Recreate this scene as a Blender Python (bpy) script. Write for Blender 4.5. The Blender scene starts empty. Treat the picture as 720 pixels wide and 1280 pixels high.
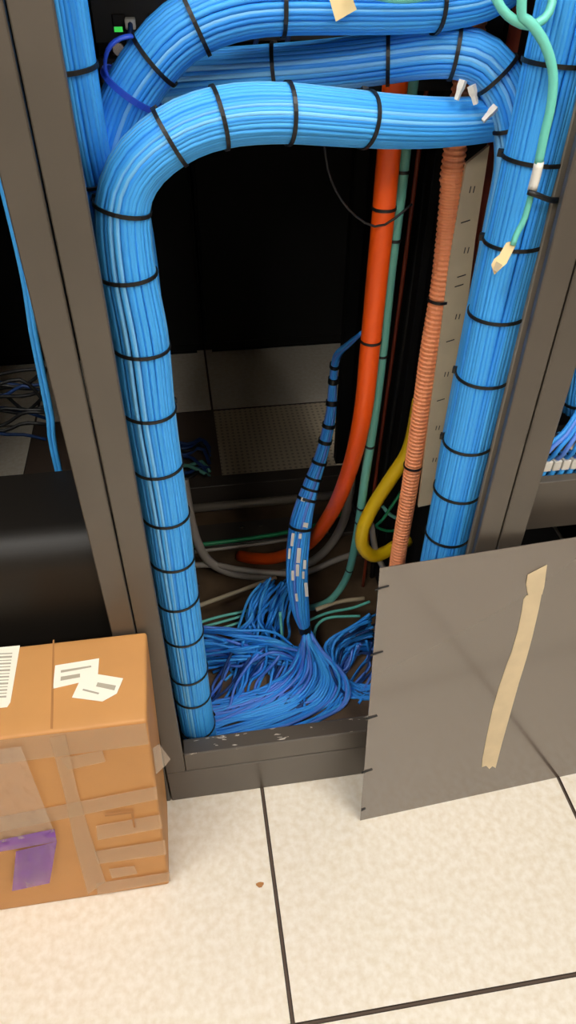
import bpy, math, random
from mathutils import Vector, Matrix
random.seed(7)

# ---------------------------------------------------------------- camera
IMG_W, IMG_H = 720.0, 1280.0
F_PX = 881.9
PITCH, YAW, ROLL = 0.71577, 0.15758, 0.00895
CAM = Vector((-0.0649, -0.7156, 1.3711))
cp, sp, cy_, sy_ = math.cos(PITCH), math.sin(PITCH), math.cos(YAW), math.sin(YAW)
FWD = Vector((sy_*cp, cy_*cp, -sp))
_r = Vector((cy_, -sy_, 0)); _u = _r.cross(FWD)
RIGHT = _r*math.cos(ROLL) + _u*math.sin(ROLL)
UP = -_r*math.sin(ROLL) + _u*math.cos(ROLL)
scene = bpy.context.scene
COL = scene.collection
cam_d = bpy.data.cameras.new('camera'); cam = bpy.data.objects.new('camera', cam_d); COL.objects.link(cam)
M3 = Matrix((RIGHT, UP, -FWD)).transposed()
cam.matrix_world = Matrix.Translation(CAM) @ M3.to_4x4()
cam_d.sensor_fit = 'VERTICAL'; cam_d.sensor_height = 36.0
cam_d.lens = F_PX/IMG_H*36.0
cam_d.clip_start = 0.02
scene.camera = cam

# ---------------------------------------------------------------- world, exposure
w = bpy.data.worlds.new('world'); scene.world = w; w.use_nodes = True
w.node_tree.nodes['Background'].inputs[0].default_value = (1.0, 0.9, 0.78, 1)
w.node_tree.nodes['Background'].inputs[1].default_value = 0.05
scene.view_settings.view_transform = 'Standard'
scene.view_settings.look = 'None'
scene.view_settings.gamma = 1.0
scene.view_settings.use_curve_mapping = False
scene.view_settings.exposure = 1.22
LIGHT_STRENGTH = 11.0
LIGHT_COLOR = (1.0, 0.968, 0.915)
LIGHT_SPOTS = [(-0.75, -0.62), (0.85, -0.62), (-0.75, -2.1), (0.85, -2.1)]

# ---------------------------------------------------------------- helpers
def ray(px, py):
    return FWD + RIGHT*((px-360)/F_PX) - UP*((py-640)/F_PX)
def at(px, py, Y):
    d = ray(px, py); return CAM + d*((Y-CAM.y)/d.y)
def atz(px, py, Z):
    d = ray(px, py); return CAM + d*((Z-CAM.z)/d.z)
def atp(px, py, p0, n):
    d = ray(px, py); return CAM + d*((p0-CAM).dot(n)/d.dot(n))
def pix(P):
    d = P-CAM; k = F_PX/d.dot(FWD)
    return 360+k*d.dot(RIGHT), 640-k*d.dot(UP)
def lin(c):
    return tuple((v/255/12.92 if v/255 <= 0.04045 else ((v/255+0.055)/1.055)**2.4) for v in c)

MATS = {}
def mat(name, rgb, rough=0.5, metal=0.0, noise=0.0, scale=40.0, rgb2=None, bump=0.0, spec=0.5, coord='Object', ior=1.5):
    m = bpy.data.materials.new(name); m.use_nodes = True; nt = m.node_tree
    b = nt.nodes['Principled BSDF']
    c1 = (*rgb, 1)
    b.inputs['Base Color'].default_value = c1
    b.inputs['Roughness'].default_value = rough; b.inputs['Metallic'].default_value = metal
    b.inputs['Specular IOR Level'].default_value = spec; b.inputs['IOR'].default_value = ior
    if noise > 0 or rgb2:
        tc = nt.nodes.new('ShaderNodeTexCoord'); n = nt.nodes.new('ShaderNodeTexNoise')
        n.inputs['Scale'].default_value = scale; n.inputs['Detail'].default_value = 5
        nt.links.new(tc.outputs[coord], n.inputs['Vector'])
        r = nt.nodes.new('ShaderNodeValToRGB')
        r.color_ramp.elements[0].position = 0.35; r.color_ramp.elements[1].position = 0.68
        c2 = (*rgb2, 1) if rgb2 else (*[min(1, v*(1+noise)) for v in rgb], 1)
        r.color_ramp.elements[0].color = (*[v*(1-noise) for v in rgb], 1) if not rgb2 else c1
        r.color_ramp.elements[1].color = c2
        nt.links.new(n.outputs['Fac'], r.inputs['Fac']); nt.links.new(r.outputs['Color'], b.inputs['Base Color'])
        if bump > 0:
            bp = nt.nodes.new('ShaderNodeBump'); bp.inputs['Strength'].default_value = bump; bp.inputs['Distance'].default_value = 0.002
            nt.links.new(n.outputs['Fac'], bp.inputs['Height']); nt.links.new(bp.outputs['Normal'], b.inputs['Normal'])
    MATS[name] = m
    return m
def clear_mat(name, rgb, alpha, rough=0.2):
    m = bpy.data.materials.new(name); m.use_nodes = True
    b = m.node_tree.nodes['Principled BSDF']
    b.inputs['Base Color'].default_value = (*rgb, 1); b.inputs['Alpha'].default_value = alpha
    b.inputs['Roughness'].default_value = rough
    MATS[name] = m
    return m

def mesh_obj(name, verts, faces, material, parent=None, smooth=False):
    me = bpy.data.meshes.new(name); me.from_pydata([tuple(v) for v in verts], [], faces); me.update()
    if smooth: me.polygons.foreach_set('use_smooth', [True]*len(me.polygons))
    me.materials.append(MATS[material])
    o = bpy.data.objects.new(name, me); COL.objects.link(o)
    if parent: o.parent = parent; o.matrix_parent_inverse = Matrix.Translation(-parent.location)
    return o
def empty(name, loc=(0, 0, 0)):
    o = bpy.data.objects.new(name, None); COL.objects.link(o); o.location = loc; o.empty_display_size = 0.02
    return o
def tag(o, label=None, cat=None, group=None, kind=None):
    if label: o['label'] = label
    if cat: o['category'] = cat
    if group: o['group'] = group
    if kind: o['kind'] = kind
    return o

class MB:
    def __init__(self): self.v = []; self.f = []
    def add(self, vs, fs):
        n = len(self.v); self.v += [Vector(v) for v in vs]; self.f += [tuple(i+n for i in f) for f in fs]; return self
    def box(self, x0, x1, y0, y1, z0, z1, bev=0.0):
        if bev <= 0:
            vs = [(x, y, z) for z in (z0, z1) for y in (y0, y1) for x in (x0, x1)]
            return self.add(vs, [(0, 2, 3, 1), (4, 5, 7, 6), (0, 1, 5, 4), (2, 6, 7, 3), (0, 4, 6, 2), (1, 3, 7, 5)])
        # chamfered box: 24 vertices
        vs = []; idx = {}
        b = bev
        X = (x0, x1); Y = (y0, y1); Z = (z0, z1)
        for i in (0, 1):
            for j in (0, 1):
                for k in (0, 1):
                    s = (1 if i == 0 else -1, 1 if j == 0 else -1, 1 if k == 0 else -1)
                    for a in range(3):
                        p = [X[i], Y[j], Z[k]]
                        for c in range(3):
                            if c != a: p[c] += s[c]*b
                        idx[(i, j, k, a)] = len(vs); vs.append(tuple(p))
        fs = []
        for a in range(3):
            o = [c for c in range(3) if c != a]
            for s in (0, 1):
                q = []
                for (m, n) in ((0, 0), (1, 0), (1, 1), (0, 1)):
                    t = [0, 0, 0]; t[a] = s; t[o[0]] = m; t[o[1]] = n
                    q.append(idx[(*t, a)])
                fs.append(tuple(q))
        for a in range(3):            # edges along axis a
            o = [c for c in range(3) if c != a]
            for m in (0, 1):
                for n in (0, 1):
                    q = []
                    for s, ax in ((0, o[0]), (1, o[0]), (1, o[1]), (0, o[1])):
                        t = [0, 0, 0]; t[a] = s; t[o[0]] = m; t[o[1]] = n
                        q.append(idx[(*t, ax)])
                    fs.append(tuple(q))
        for i in (0, 1):
            for j in (0, 1):
                for k in (0, 1):
                    fs.append(tuple(idx[(i, j, k, a)] for a in range(3)))
        n0 = len(self.v)
        self.add(vs, fs)
        c = Vector(((x0+x1)/2, (y0+y1)/2, (z0+z1)/2))
        for q in range(len(self.f)-len(fs), len(self.f)):   # consistent outward winding
            f = self.f[q]; p = [self.v[t] for t in f]
            nn = (p[1]-p[0]).cross(p[2]-p[0])
            if nn.dot(sum(p, Vector())/len(p)-c) < 0: self.f[q] = tuple(reversed(f))
        return self
    def prism(self, pts, d):
        """polygon pts (Vectors, planar) extruded by vector d"""
        n = len(pts)
        vs = list(pts)+[p+d for p in pts]
        fs = [tuple(reversed(range(n))), tuple(range(n, 2*n))]+[(i, (i+1) % n, n+(i+1) % n, n+i) for i in range(n)]
        nn = (pts[1]-pts[0]).cross(pts[2]-pts[1])
        if nn.dot(d) < 0: fs = [tuple(reversed(f)) for f in fs]
        return self.add(vs, fs)
    def tube(self, path, rad, n=8, closed=False, flat=1.0, caps=True):
        fr = frames(path, closed)
        base = len(self.v); m = len(path)
        for i, p in enumerate(path):
            r = rad[i] if isinstance(rad, (list, tuple)) else rad
            a, b = fr[i]
            for k in range(n):
                t = 2*math.pi*k/n
                self.v.append(p+a*(r*math.cos(t))+b*(r*flat*math.sin(t)))
        rng = m if closed else m-1
        for i in range(rng):
            j = (i+1) % m
            for k in range(n):
                l = (k+1) % n
                self.f.append((base+i*n+k, base+i*n+l, base+j*n+l, base+j*n+k))
        if not closed and caps:
            self.f.append(tuple(base+k for k in reversed(range(n))))
            self.f.append(tuple(base+(m-1)*n+k for k in range(n)))
        return self
    def cyl(self, p, d, r, n=12):
        return self.tube([Vector(p), Vector(p)+Vector(d)], r, n)
    def build(self, name, material, parent=None, smooth=False):
        return mesh_obj(name, self.v, self.f, material, parent, smooth)

def frames(path, closed=False):
    n = len(path); T = []
    for i in range(n):
        a = path[(i-1) % n] if (closed or i > 0) else path[i]
        b = path[(i+1) % n] if (closed or i < n-1) else path[i]
        t = b-a
        T.append(t.normalized() if t.length > 1e-9 else Vector((0, 0, 1)))
    up = Vector((0, -1, 0))
    if abs(T[0].dot(up)) > 0.9: up = Vector((0, 0, 1))
    a = (up-T[0]*up.dot(T[0])).normalized()
    out = []
    for i in range(n):
        a = (a-T[i]*a.dot(T[i]))
        a = a.normalized() if a.length > 1e-6 else T[i].orthogonal().normalized()
        out.append((a, T[i].cross(a)))
    return out
def spline(pts, step=0.02):
    """Catmull-Rom (centripetal-ish) through pts, resampled to about `step`"""
    P = [Vector(p) for p in pts]
    P = [P[0]*2-P[1]]+P+[P[-1]*2-P[-2]]
    dense = []
    for i in range(1, len(P)-2):
        p0, p1, p2, p3 = P[i-1:i+3]
        n = max(4, int((p2-p1).length/step*3))
        for k in range(n):
            t = k/n
            dense.append(0.5*((2*p1)+(p2-p0)*t+(2*p0-5*p1+4*p2-p3)*t*t+(3*p1-p0-3*p2+p3)*t**3))
    dense.append(P[-2])
    L = [0.0]
    for i in range(1, len(dense)): L.append(L[-1]+(dense[i]-dense[i-1]).length)
    N = max(2, int(L[-1]/step)+1); out = []; j = 0
    for k in range(N+1):
        s = L[-1]*k/N
        while j < len(L)-2 and L[j+1] < s: j += 1
        t = (s-L[j])/max(1e-9, L[j+1]-L[j]); out.append(dense[j].lerp(dense[j+1], min(1, max(0, t))))
    return out
def pxpath(lst):
    return [at(x, y, Y) for x, y, Y in lst]

# ---------------------------------------------------------------- materials
mat('floor_laminate', lin((236, 228, 214)), 0.42, rgb2=lin((224, 212, 191)), scale=75, bump=0.12)
mat('floor_edge', lin((58, 46, 36)), 0.6)
mat('subfloor', lin((92, 76, 64)), 0.8)
mat('post_paint', lin((77, 69, 60)), 0.4, ior=1.75, noise=0.10, scale=9, bump=0.05)
mat('black_paint', (0.006, 0.0055, 0.005), 0.6, spec=0.25)
mat('black_gloss', (0.010, 0.008, 0.006), 0.5, spec=0.35)
mat('black_plastic', (0.006, 0.006, 0.006), 0.45)
mat('pan', lin((98, 77, 55)), 0.7, noise=0.35, scale=12)
mat('grey_metal', lin((150, 140, 126)), 0.4, metal=0.3)
mat('dark_metal', lin((70, 62, 54)), 0.5)
mat('cable_blue', lin((66, 170, 248)), 0.5)
mat('cable_blue_light', lin((118, 194, 248)), 0.5)
mat('cable_blue_deep', lin((48, 152, 242)), 0.5)
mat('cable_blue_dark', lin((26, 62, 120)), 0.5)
mat('cable_blue_violet', lin((92, 140, 232)), 0.4)
mat('cable_aqua', lin((112, 208, 190)), 0.4)
mat('cable_teal', lin((104, 176, 158)), 0.45)
mat('cable_green', lin((40, 150, 95)), 0.4)
mat('cable_grey', lin((165, 156, 144)), 0.45)
mat('cable_black', (0.008, 0.008, 0.008), 0.5)
mat('cable_yellow', lin((214, 176, 10)), 0.45)
mat('duct_red', lin((246, 88, 10)), 0.4)
mat('duct_peach', lin((250, 158, 106)), 0.5)
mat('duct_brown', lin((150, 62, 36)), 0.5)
mat('strip_beige', lin((192, 175, 144)), 0.55, noise=0.08, scale=20)
mat('ink', lin((48, 44, 40)), 0.6)
mat('white_plastic', lin((226, 222, 212)), 0.4)
mat('cream_label', lin((238, 214, 160)), 0.6)
mat('screw', lin((215, 205, 185)), 0.25, metal=0.8)
mat('strap_blue', lin((40, 80, 200)), 0.45)
mat('led_green', lin((60, 230, 90)), 0.3)
mat('panel_paint', lin((92, 80, 71)), 0.14, ior=2.5)
mat('masking_tape', lin((214, 194, 158)), 0.6, noise=0.05, scale=30)
mat('cardboard', lin((200, 143, 82)), 0.6, noise=0.06, scale=7)
mat('carton_seam', lin((172, 118, 66)), 0.7)
mat('label_paper', lin((246, 240, 222)), 0.5)
mat('label_ink', lin((178, 168, 148)), 0.6)
clear_mat('clear_tape', lin((214, 178, 138)), 0.34, 0.2)
clear_mat('clear_poly', lin((214, 196, 176)), 0.32, 0.12)
clear_mat('purple_poly', lin((126, 74, 176)), 0.72, 0.18)
mat('wall_paint', lin((200, 190, 175)), 0.7)
mat('ceiling_tile', lin((215, 208, 195)), 0.8)
e = bpy.data.materials.new('lamp_diffuser'); e.use_nodes = True
nt = e.node_tree; nt.nodes.remove(nt.nodes['Principled BSDF'])
em = nt.nodes.new('ShaderNodeEmission'); em.inputs[0].default_value = (*LIGHT_COLOR, 1); em.inputs[1].default_value = LIGHT_STRENGTH
nt.links.new(em.outputs[0], nt.nodes['Material Output'].inputs[0]); MATS['lamp_diffuser'] = e

# perforated floor tile: small punched holes as a procedural dot grid
pm = mat('floor_perforated', lin((226, 212, 186)), 0.45)
nt = pm.node_tree; b = nt.nodes['Principled BSDF']
tc = nt.nodes.new('ShaderNodeTexCoord'); mp = nt.nodes.new('ShaderNodeMapping'); mp.inputs['Scale'].default_value = (55, 55, 55)
fr = nt.nodes.new('ShaderNodeVectorMath'); fr.operation = 'FRACTION'
sb = nt.nodes.new('ShaderNodeVectorMath'); sb.operation = 'SUBTRACT'; sb.inputs[1].default_value = (0.5, 0.5, 0)
mu = nt.nodes.new('ShaderNodeVectorMath'); mu.operation = 'MULTIPLY'; mu.inputs[1].default_value = (1, 1, 0)
ln = nt.nodes.new('ShaderNodeVectorMath'); ln.operation = 'LENGTH'
lt = nt.nodes.new('ShaderNodeMath'); lt.operation = 'LESS_THAN'; lt.inputs[1].default_value = 0.26
mx = nt.nodes.new('ShaderNodeMix'); mx.data_type = 'RGBA'
mx.inputs[6].default_value = (*lin((222, 206, 178)), 1); mx.inputs[7].default_value = (*lin((178, 162, 138)), 1)
L_ = nt.links.new
L_(tc.outputs['Object'], mp.inputs['Vector']); L_(mp.outputs[0], fr.inputs[0]); L_(fr.outputs[0], sb.inputs[0]); L_(sb.outputs[0], mu.inputs[0])
L_(mu.outputs[0], ln.inputs[0]); L_(ln.outputs['Value'], lt.inputs[0]); L_(lt.outputs[0], mx.inputs[0]); L_(mx.outputs[2], b.inputs['Base Color'])

# sill paint: post paint with scuffed bare patches along the worn top edge
sm = mat('sill_paint', lin((77, 69, 60)), 0.4, ior=1.75)
nt = sm.node_tree; b = nt.nodes['Principled BSDF']; L_ = nt.links.new
tc = nt.nodes.new('ShaderNodeTexCoord'); sx = nt.nodes.new('ShaderNodeSeparateXYZ'); L_(tc.outputs['Object'], sx.inputs[0])
mr = nt.nodes.new('ShaderNodeMapRange'); mr.inputs['From Min'].default_value = 0.153; mr.inputs['From Max'].default_value = 0.161
L_(sx.outputs['Z'], mr.inputs['Value'])
nz = nt.nodes.new('ShaderNodeTexNoise'); nz.inputs['Scale'].default_value = 1; nz.inputs['Detail'].default_value = 5; mpz = nt.nodes.new('ShaderNodeMapping'); mpz.inputs['Scale'].default_value = (34, 120, 150); L_(tc.outputs['Object'], mpz.inputs['Vector']); L_(mpz.outputs[0], nz.inputs['Vector'])
g = nt.nodes.new('ShaderNodeMath'); g.operation = 'GREATER_THAN'; g.inputs[1].default_value = 0.65; L_(nz.outputs['Fac'], g.inputs[0])
ml = nt.nodes.new('ShaderNodeMath'); ml.operation = 'MULTIPLY'; L_(g.outputs[0], ml.inputs[0]); L_(mr.outputs[0], ml.inputs[1])
mx = nt.nodes.new('ShaderNodeMix'); mx.data_type = 'RGBA'
mx.inputs[6].default_value = (*lin((77, 69, 60)), 1); mx.inputs[7].default_value = (*lin((190, 180, 165)), 1)
L_(ml.outputs[0], mx.inputs[0]); L_(mx.outputs[2], b.inputs['Base Color'])

# ---------------------------------------------------------------- the room
TILE = 0.61; Y_SEAM = -0.4075
X0, X1, Y0, Y1, ZC = -3.0, 3.2, -3.4, 3.4, 2.75
floor = tag(MB().box(X0, X1, Y0, Y1, -0.06, -0.005).build('floor', 'subfloor'), kind='structure')
tile_me = {}
def floor_tile(i, j, m='floor_laminate'):
    if m not in tile_me:
        h = TILE/2-0.0025
        o = MB().box(-h, h, -h, h, -0.0048, 0.0, 0.0012).build('floor_tile', m, floor)
        o.data.materials.append(MATS['floor_edge'])
        for p in o.data.polygons:
            if abs(p.normal.z) < 0.9: p.material_index = 1
        tile_me[m] = o.data
    else:
        o = bpy.data.objects.new('floor_tile', tile_me[m]); COL.objects.link(o); o.parent = floor
    o.location = ((i+0.5)*TILE, Y_SEAM+(j+0.5)*TILE, 0)
    return o
for i in range(-3, 4):
    for j in range(-4, 6):
        if i == -1 and j == 2: continue          # lifted tile behind the cabinet
        floor_tile(i, j, 'floor_perforated' if (i, j) == (0, 2) else 'floor_laminate')
tag(MB().box(X0, X1, Y0, Y1, ZC, ZC+0.05).build('ceiling', 'ceiling_tile'), kind='structure')
tag(MB().box(X0-0.1, X0, Y0, Y1, -0.06, ZC+0.05).build('wall_left', 'wall_paint'), kind='structure')
tag(MB().box(X1, X1+0.1, Y0, Y1, -0.06, ZC+0.05).build('wall_right', 'wall_paint'), kind='structure')
tag(MB().box(X0-0.1, X1+0.1, Y0-0.1, Y0, -0.06, ZC+0.05).build('wall_front', 'wall_paint'), kind='structure')
tag(MB().box(X0-0.1, X1+0.1, Y1, Y1+0.1, -0.06, ZC+0.05).build('wall_back', 'wall_paint'), kind='structure')
for n_, (lx, ly) in enumerate(LIGHT_SPOTS):
    t = empty('ceiling_light', (lx, ly, ZC-0.03))
    tag(t, 'warm white ceiling light panel above the aisle in front of the cabinets', 'ceiling light', 'ceiling lights over the aisle')
    fr_ = MB()
    fr_.box(lx-0.32, lx+0.32, ly-0.32, ly-0.29, ZC-0.035, ZC-0.001).box(lx-0.32, lx+0.32, ly+0.29, ly+0.32, ZC-0.035, ZC-0.001)
    fr_.box(lx-0.32, lx-0.29, ly-0.29, ly+0.29, ZC-0.035, ZC-0.001).box(lx+0.29, lx+0.32, ly-0.29, ly+0.29, ZC-0.035, ZC-0.001)
    fr_.build('frame', 'white_plastic', t)
    MB().box(lx-0.289, lx+0.289, ly-0.289, ly+0.289, ZC-0.028, ZC-0.004).build('diffuser', 'lamp_diffuser', t)

# ---------------------------------------------------------------- cabinets (open frames standing side by side)
H_CAB, D_CAB = 2.10, 0.95
Z_PL, Z_SILL = 0.1045, 0.163
def cabinet(xa, xb, wl, wr, label, pan='pan'):
    """xa..xb outer faces, wl/wr visible post widths"""
    g = 0.0012
    t = tag(empty('server_cabinet', ((xa+xb)/2, D_CAB/2, 0)), label, 'cabinet')
    a, b_ = xa+g, xb-g
    for (x0, x1) in ((a, xa+wl), (xb-wr, b_)):
        MB().box(x0, x1, 0, 0.010, Z_PL+0.001, H_CAB, 0.0015).build('post', 'post_paint', t)
        MB().box(x0, x1, D_CAB-0.035, D_CAB, Z_PL+0.001, H_CAB, 0.0015).build('post', 'black_paint', t)
    MB().box(a, b_, 0, 0.035, 0.0, Z_PL-0.0005, 0.0015).build('plinth', 'post_paint', t)
    MB().box(xa+wl+0.0005, xb-wr-0.0005, 0.0005, 0.034, Z_PL+0.001, Z_SILL, 0.002).build('sill', 'sill_paint', t)
    MB().box(a, b_, D_CAB-0.05, D_CAB, 0.0, 0.075, 0.0015).build('rear_sill', 'dark_metal', t)
    MB().box(a, a+0.003, 0.036, D_CAB-0.036, 0.05, H_CAB-0.01).build('side_panel', 'black_paint', t)
    MB().box(b_-0.003, b_, 0.036, D_CAB-0.036, 0.05, H_CAB-0.01).build('side_panel', 'black_paint', t)
    MB().box(a, b_, 0.0, D_CAB, H_CAB+0.0005, H_CAB+0.02, 0.002).build('top_panel', 'black_paint', t)
    MB().box(a, b_, 0.0355, D_CAB-0.0505, 0.001, 0.012).build('bottom_pan', pan, t)
    return t
XL, XR = -0.1833, 0.371
cab = cabinet(XL, XR, 0.0378, 0.0348, 'open grey server cabinet frame full of blue, orange and aqua cable runs')
cabl = cabinet(XL-0.554, XL, 0.036, 0.0361, 'grey cabinet frame behind the cardboard box, holding a black appliance', 'black_paint')
cabr = cabinet(XR, XR+0.554, 0.039, 0.036, 'grey cabinet frame standing behind the leaning metal panel, with blank plate', 'black_paint')

def closed_cabinet(xa, y0, y1, label, group):
    t = tag(empty('server_cabinet', (xa+0.305, (y0+y1)/2, 0)), label, 'cabinet', group)
    MB().box(xa+0.002, xa+0.608, y0+0.02, y1, 0.02, 2.1, 0.003).build('body', 'black_paint', t)
    d = MB().box(xa+0.012, xa+0.598, y0, y0+0.019, 0.06, 2.08, 0.003).build('door', 'black_paint', t)
    h = MB().box(xa+0.55, xa+0.57, y0-0.014, y0-0.001, 0.95, 1.15, 0.003).build('handle', 'black_plastic'); h.parent = d
    MB().box(xa+0.03, xa+0.58, y0+0.04, y1-0.05, 0.0005, 0.0195).build('plinth', 'black_paint', t)
for k in range(3):  # unseen cabinets added at both ends so light cannot pass round the row
    closed_cabinet(XL-0.554-0.61*(k+1), 0.01, 0.95, 'unseen closed black cabinet added to block light past the open frame row', 'added light-blocking cabinets in the front row')
    closed_cabinet(XR+0.554+0.61*k, 0.01, 0.95, 'unseen closed black cabinet added to block light past the open frame row', 'added light-blocking cabinets in the front row')

# inner mounting rail beside the right bundle
p1 = at(711, 175, 0.037); p2 = at(588, 690, 0.037)
xr_ = (p1.x+p2.x)/2
MB().box(xr_-0.004, xr_+0.004, 0.0355, 0.043, 0.165, H_CAB-0.01, 0.001).build('mounting_rail', 'grey_metal', cab)
MB().box(-0.176, -0.140, 0.24, 0.27, 0.10, H_CAB-0.01, 0.001).build('mounting_rail', 'dark_metal', cab)
MB().box(0.352, 0.366, 0.45, 0.48, 0.10, H_CAB-0.01, 0.001).build('mounting_rail', 'black_paint', cab)
# cross tube near the rear sill and the flat cross rail before it
mbp = MB().tube([Vector((XL+0.006, 0.845, 0.045)), Vector((XR-0.006, 0.845, 0.045))], 0.013, 12)
mbp.build('cross_tube', 'grey_metal', cab, True)
MB().box(XL+0.006, XR-0.006, 0.70, 0.79, 0.013, 0.028, 0.002).build('cross_rail', 'dark_metal', cab)
for (sx_, sy2) in ((302, 660), (325, 658)):
    q = atz(sx_, sy2, 0.029); MB().cyl((q.x, q.y, 0.028), (0, 0, 0.004), 0.005, 8).build('screw', 'screw', cab, False)
# small screws showing in the gap right of the bundle and on the upper left rail
for (sx_, sy2, Yd) in ((625, 540, 0.098), (148, 62, 0.205)):
    q = at(sx_, sy2, Yd); MB().cyl((q.x, q.y, q.z), (0, 0.006, 0), 0.006, 10).build('screw', 'screw', cab)

# row of dark cabinets across the aisle behind
for k in range(5):
    closed_cabinet(-1.83+k*0.61, 1.81, 2.75, 'closed black cabinet in the dark row beyond the aisle', 'black cabinets beyond the rear aisle')

# ---------------------------------------------------------------- cable bundles
def tie_ring(C, a, b, R, wdt=0.0042, th=0.0015, bulge=0.0):
    """flat band around a bundle in the plane (a,b)"""
    nrm = a.cross(b).normalized(); mb = MB(); n = 28; vs = []
    for k in range(n):
        t = 2*math.pi*k/n; d = a*math.cos(t)+b*math.sin(t)
        for (rr, ww) in ((R, -wdt/2), (R+th, -wdt/2), (R+th, wdt/2), (R, wdt/2)):
            vs.append(C+d*rr+nrm*ww)
    fs = []
    for k in range(n):
        l = (k+1) % n
        for c in range(4): fs.append((k*4+c, k*4+(c+1) % 4, l*4+(c+1) % 4, l*4+c))
    mb.add(vs, fs)
    return mb
def tie_head(C, a, b, R, head_dir):
    nrm = a.cross(b).normalized(); d = (head_dir-nrm*head_dir.dot(nrm)).normalized(); s = nrm.cross(d)
    c = C+d*(R+0.0025); q = []
    for z in (-1, 1):
        for (u_, v_) in ((-1, -1), (1, -1), (1, 1), (-1, 1)):
            q.append(c+s*(0.004*u_)+nrm*(0.0036*v_)+d*(0.0028*z))
    return MB().add(q, [(3, 2, 1, 0), (4, 5, 6, 7), (0, 1, 5, 4), (1, 2, 6, 5), (2, 3, 7, 6), (3, 0, 4, 7)])
def sub(o, part):
    o.parent = part; o.matrix_parent_inverse = Matrix.Identity(4); return o
def bundle(name, label, ctrl, R, ties, light=0.25, core=True, r=0.0031, seed=1, group=None, taper=None, squash=1.0, wob=0.0006, tie_tilt=0.0):
    rnd = random.Random(seed)
    path = spline(ctrl, 0.018); n = len(path); fr = frames(path)
    root = tag(empty(name, path[0]), label, 'cable bundle', group)
    def rad(i):
        t = i/(n-1)
        return R*(taper(t) if taper else 1.0)
    rings = [(1.0, int(2*math.pi*(R-r)/(2*r*0.68)))]
    if core: rings.append(((R-3*r)/(R-r), int(2*math.pi*(R-3*r)/(2*r*1.08))))
    for ri, (frac, cnt) in enumerate(rings):
        for k in range(cnt):
            ph = 2*math.pi*k/cnt+rnd.uniform(-0.02, 0.02); w1 = rnd.uniform(0, 6.28); w2 = rnd.uniform(0.35, 0.9); dr = rnd.uniform(-wob, wob)
            P = []
            for i in range(n):
                a, b_ = fr[i]; s = i*0.018
                th = ph+0.05*math.sin(w1+s*9*w2)
                rr = (rad(i)-r)*frac+dr*math.sin(w1+s*14*w2)
                P.append(path[i]+a*(rr*math.cos(th)*squash)+b_*(rr*math.sin(th)))
            m = 'cable_blue_light' if rnd.random() < light else ('cable_blue_deep' if rnd.random() < 0.25 else 'cable_blue')
            MB().tube(P, r, 7).build('cable', m, root, True)
    for tpx in ties:                          # ties at pixel positions along the run
        i = min(range(n), key=lambda q: (pix(path[q])[0]-tpx[0])**2+(pix(path[q])[1]-tpx[1])**2)
        a, b_ = fr[i]
        T = a.cross(b_)
        hd = Vector((rnd.choice((-1, 1))*0.9, 0.5, 0.2))
        tilt = Matrix.Rotation(rnd.uniform(-0.07, 0.07)+tie_tilt, 3, 'Y')
        tie = tie_ring(path[i], tilt @ a, tilt @ b_, rad(i)*1.0+0.0006).build('cable_tie', 'black_plastic', root)
        sub(tie_head(path[i], tilt @ a, tilt @ b_, rad(i)+0.0006, hd).build('tie_head', 'black_plastic'), tie)
    return root, path, fr

Yb = 0.078
c1 = [Vector((at(250, 900, Yb).x, Yb, 0.014)), at(246, 900, Yb), at(223, 750, Yb), at(204, 620, Yb), at(187, 515, Yb), at(175, 420, Yb), at(160, 340, Yb),
      at(153, 270, Yb), at(158, 236, Yb), at(175, 205, Yb), at(203, 179, Yb), at(240, 158, 0.08), at(290, 145, 0.085), at(350, 142, 0.09), at(420, 147, 0.10),
      at(500, 153, 0.12), at(570, 153, 0.145), at(640, 145, 0.16)]
bundle('cable_bundle', 'blue cable bundle rising beside the box and arching over the cabinet opening', c1, 0.0335,
       [(153, 262), (160, 340), (175, 425), (187, 511), (199, 578), (208, 644), (216, 700), (223, 748), (229, 792), (234, 833), (238, 869), (242, 908),
        (208, 176), (279, 147), (366, 143), (448, 153)], light=0.30, seed=3, taper=lambda t: 1.0 if t < 0.60 else (1.0-0.15*min(1, (t-0.60)/0.10) - (0.13*max(0, (t-0.80)/0.2))))

xl_ = at(118, 60, 0.10).x-0.027
c2 = [Vector((-0.146, 0.205, 0.014)), Vector((-0.146, 0.205, 0.7)), Vector((-0.146, 0.19, 1.0)), Vector((xl_, 0.14, 1.13)), Vector((xl_, 0.10, 1.24)), Vector((xl_, 0.10, 1.6)), Vector((xl_, 0.10, 2.0))]
bundle('cable_bundle', 'straight blue cable bundle climbing behind the post, tucked behind the arching bundles', c2, 0.027,
       [(95, 83), (118, 218)], light=0.0, seed=5)

c3 = [Vector((-0.124, 0.15, 0.014)), Vector((-0.124, 0.15, 0.7)), Vector((-0.120, 0.15, 1.05)), at(140, 210, 0.15), at(148, 160, 0.148), at(164, 118, 0.145), at(186, 84, 0.142),
      at(216, 49, 0.14), at(255, 24, 0.14), at(305, 9, 0.14), at(360, 5, 0.14), at(430, 6, 0.14), at(500, 7, 0.14), at(560, 4, 0.145), at(610, -8, 0.15), at(660, -40, 0.16)]
bundle('cable_bundle', 'uppermost blue cable bundle bending over with a cream flag label', c3, 0.0285,
       [(177, 72), (238, 36), (346, 12), (545, 10)], light=0.04, seed=9, taper=lambda t: 1.0 if t < 0.8 else 1.0-0.2*(t-0.8)/0.2)

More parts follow.
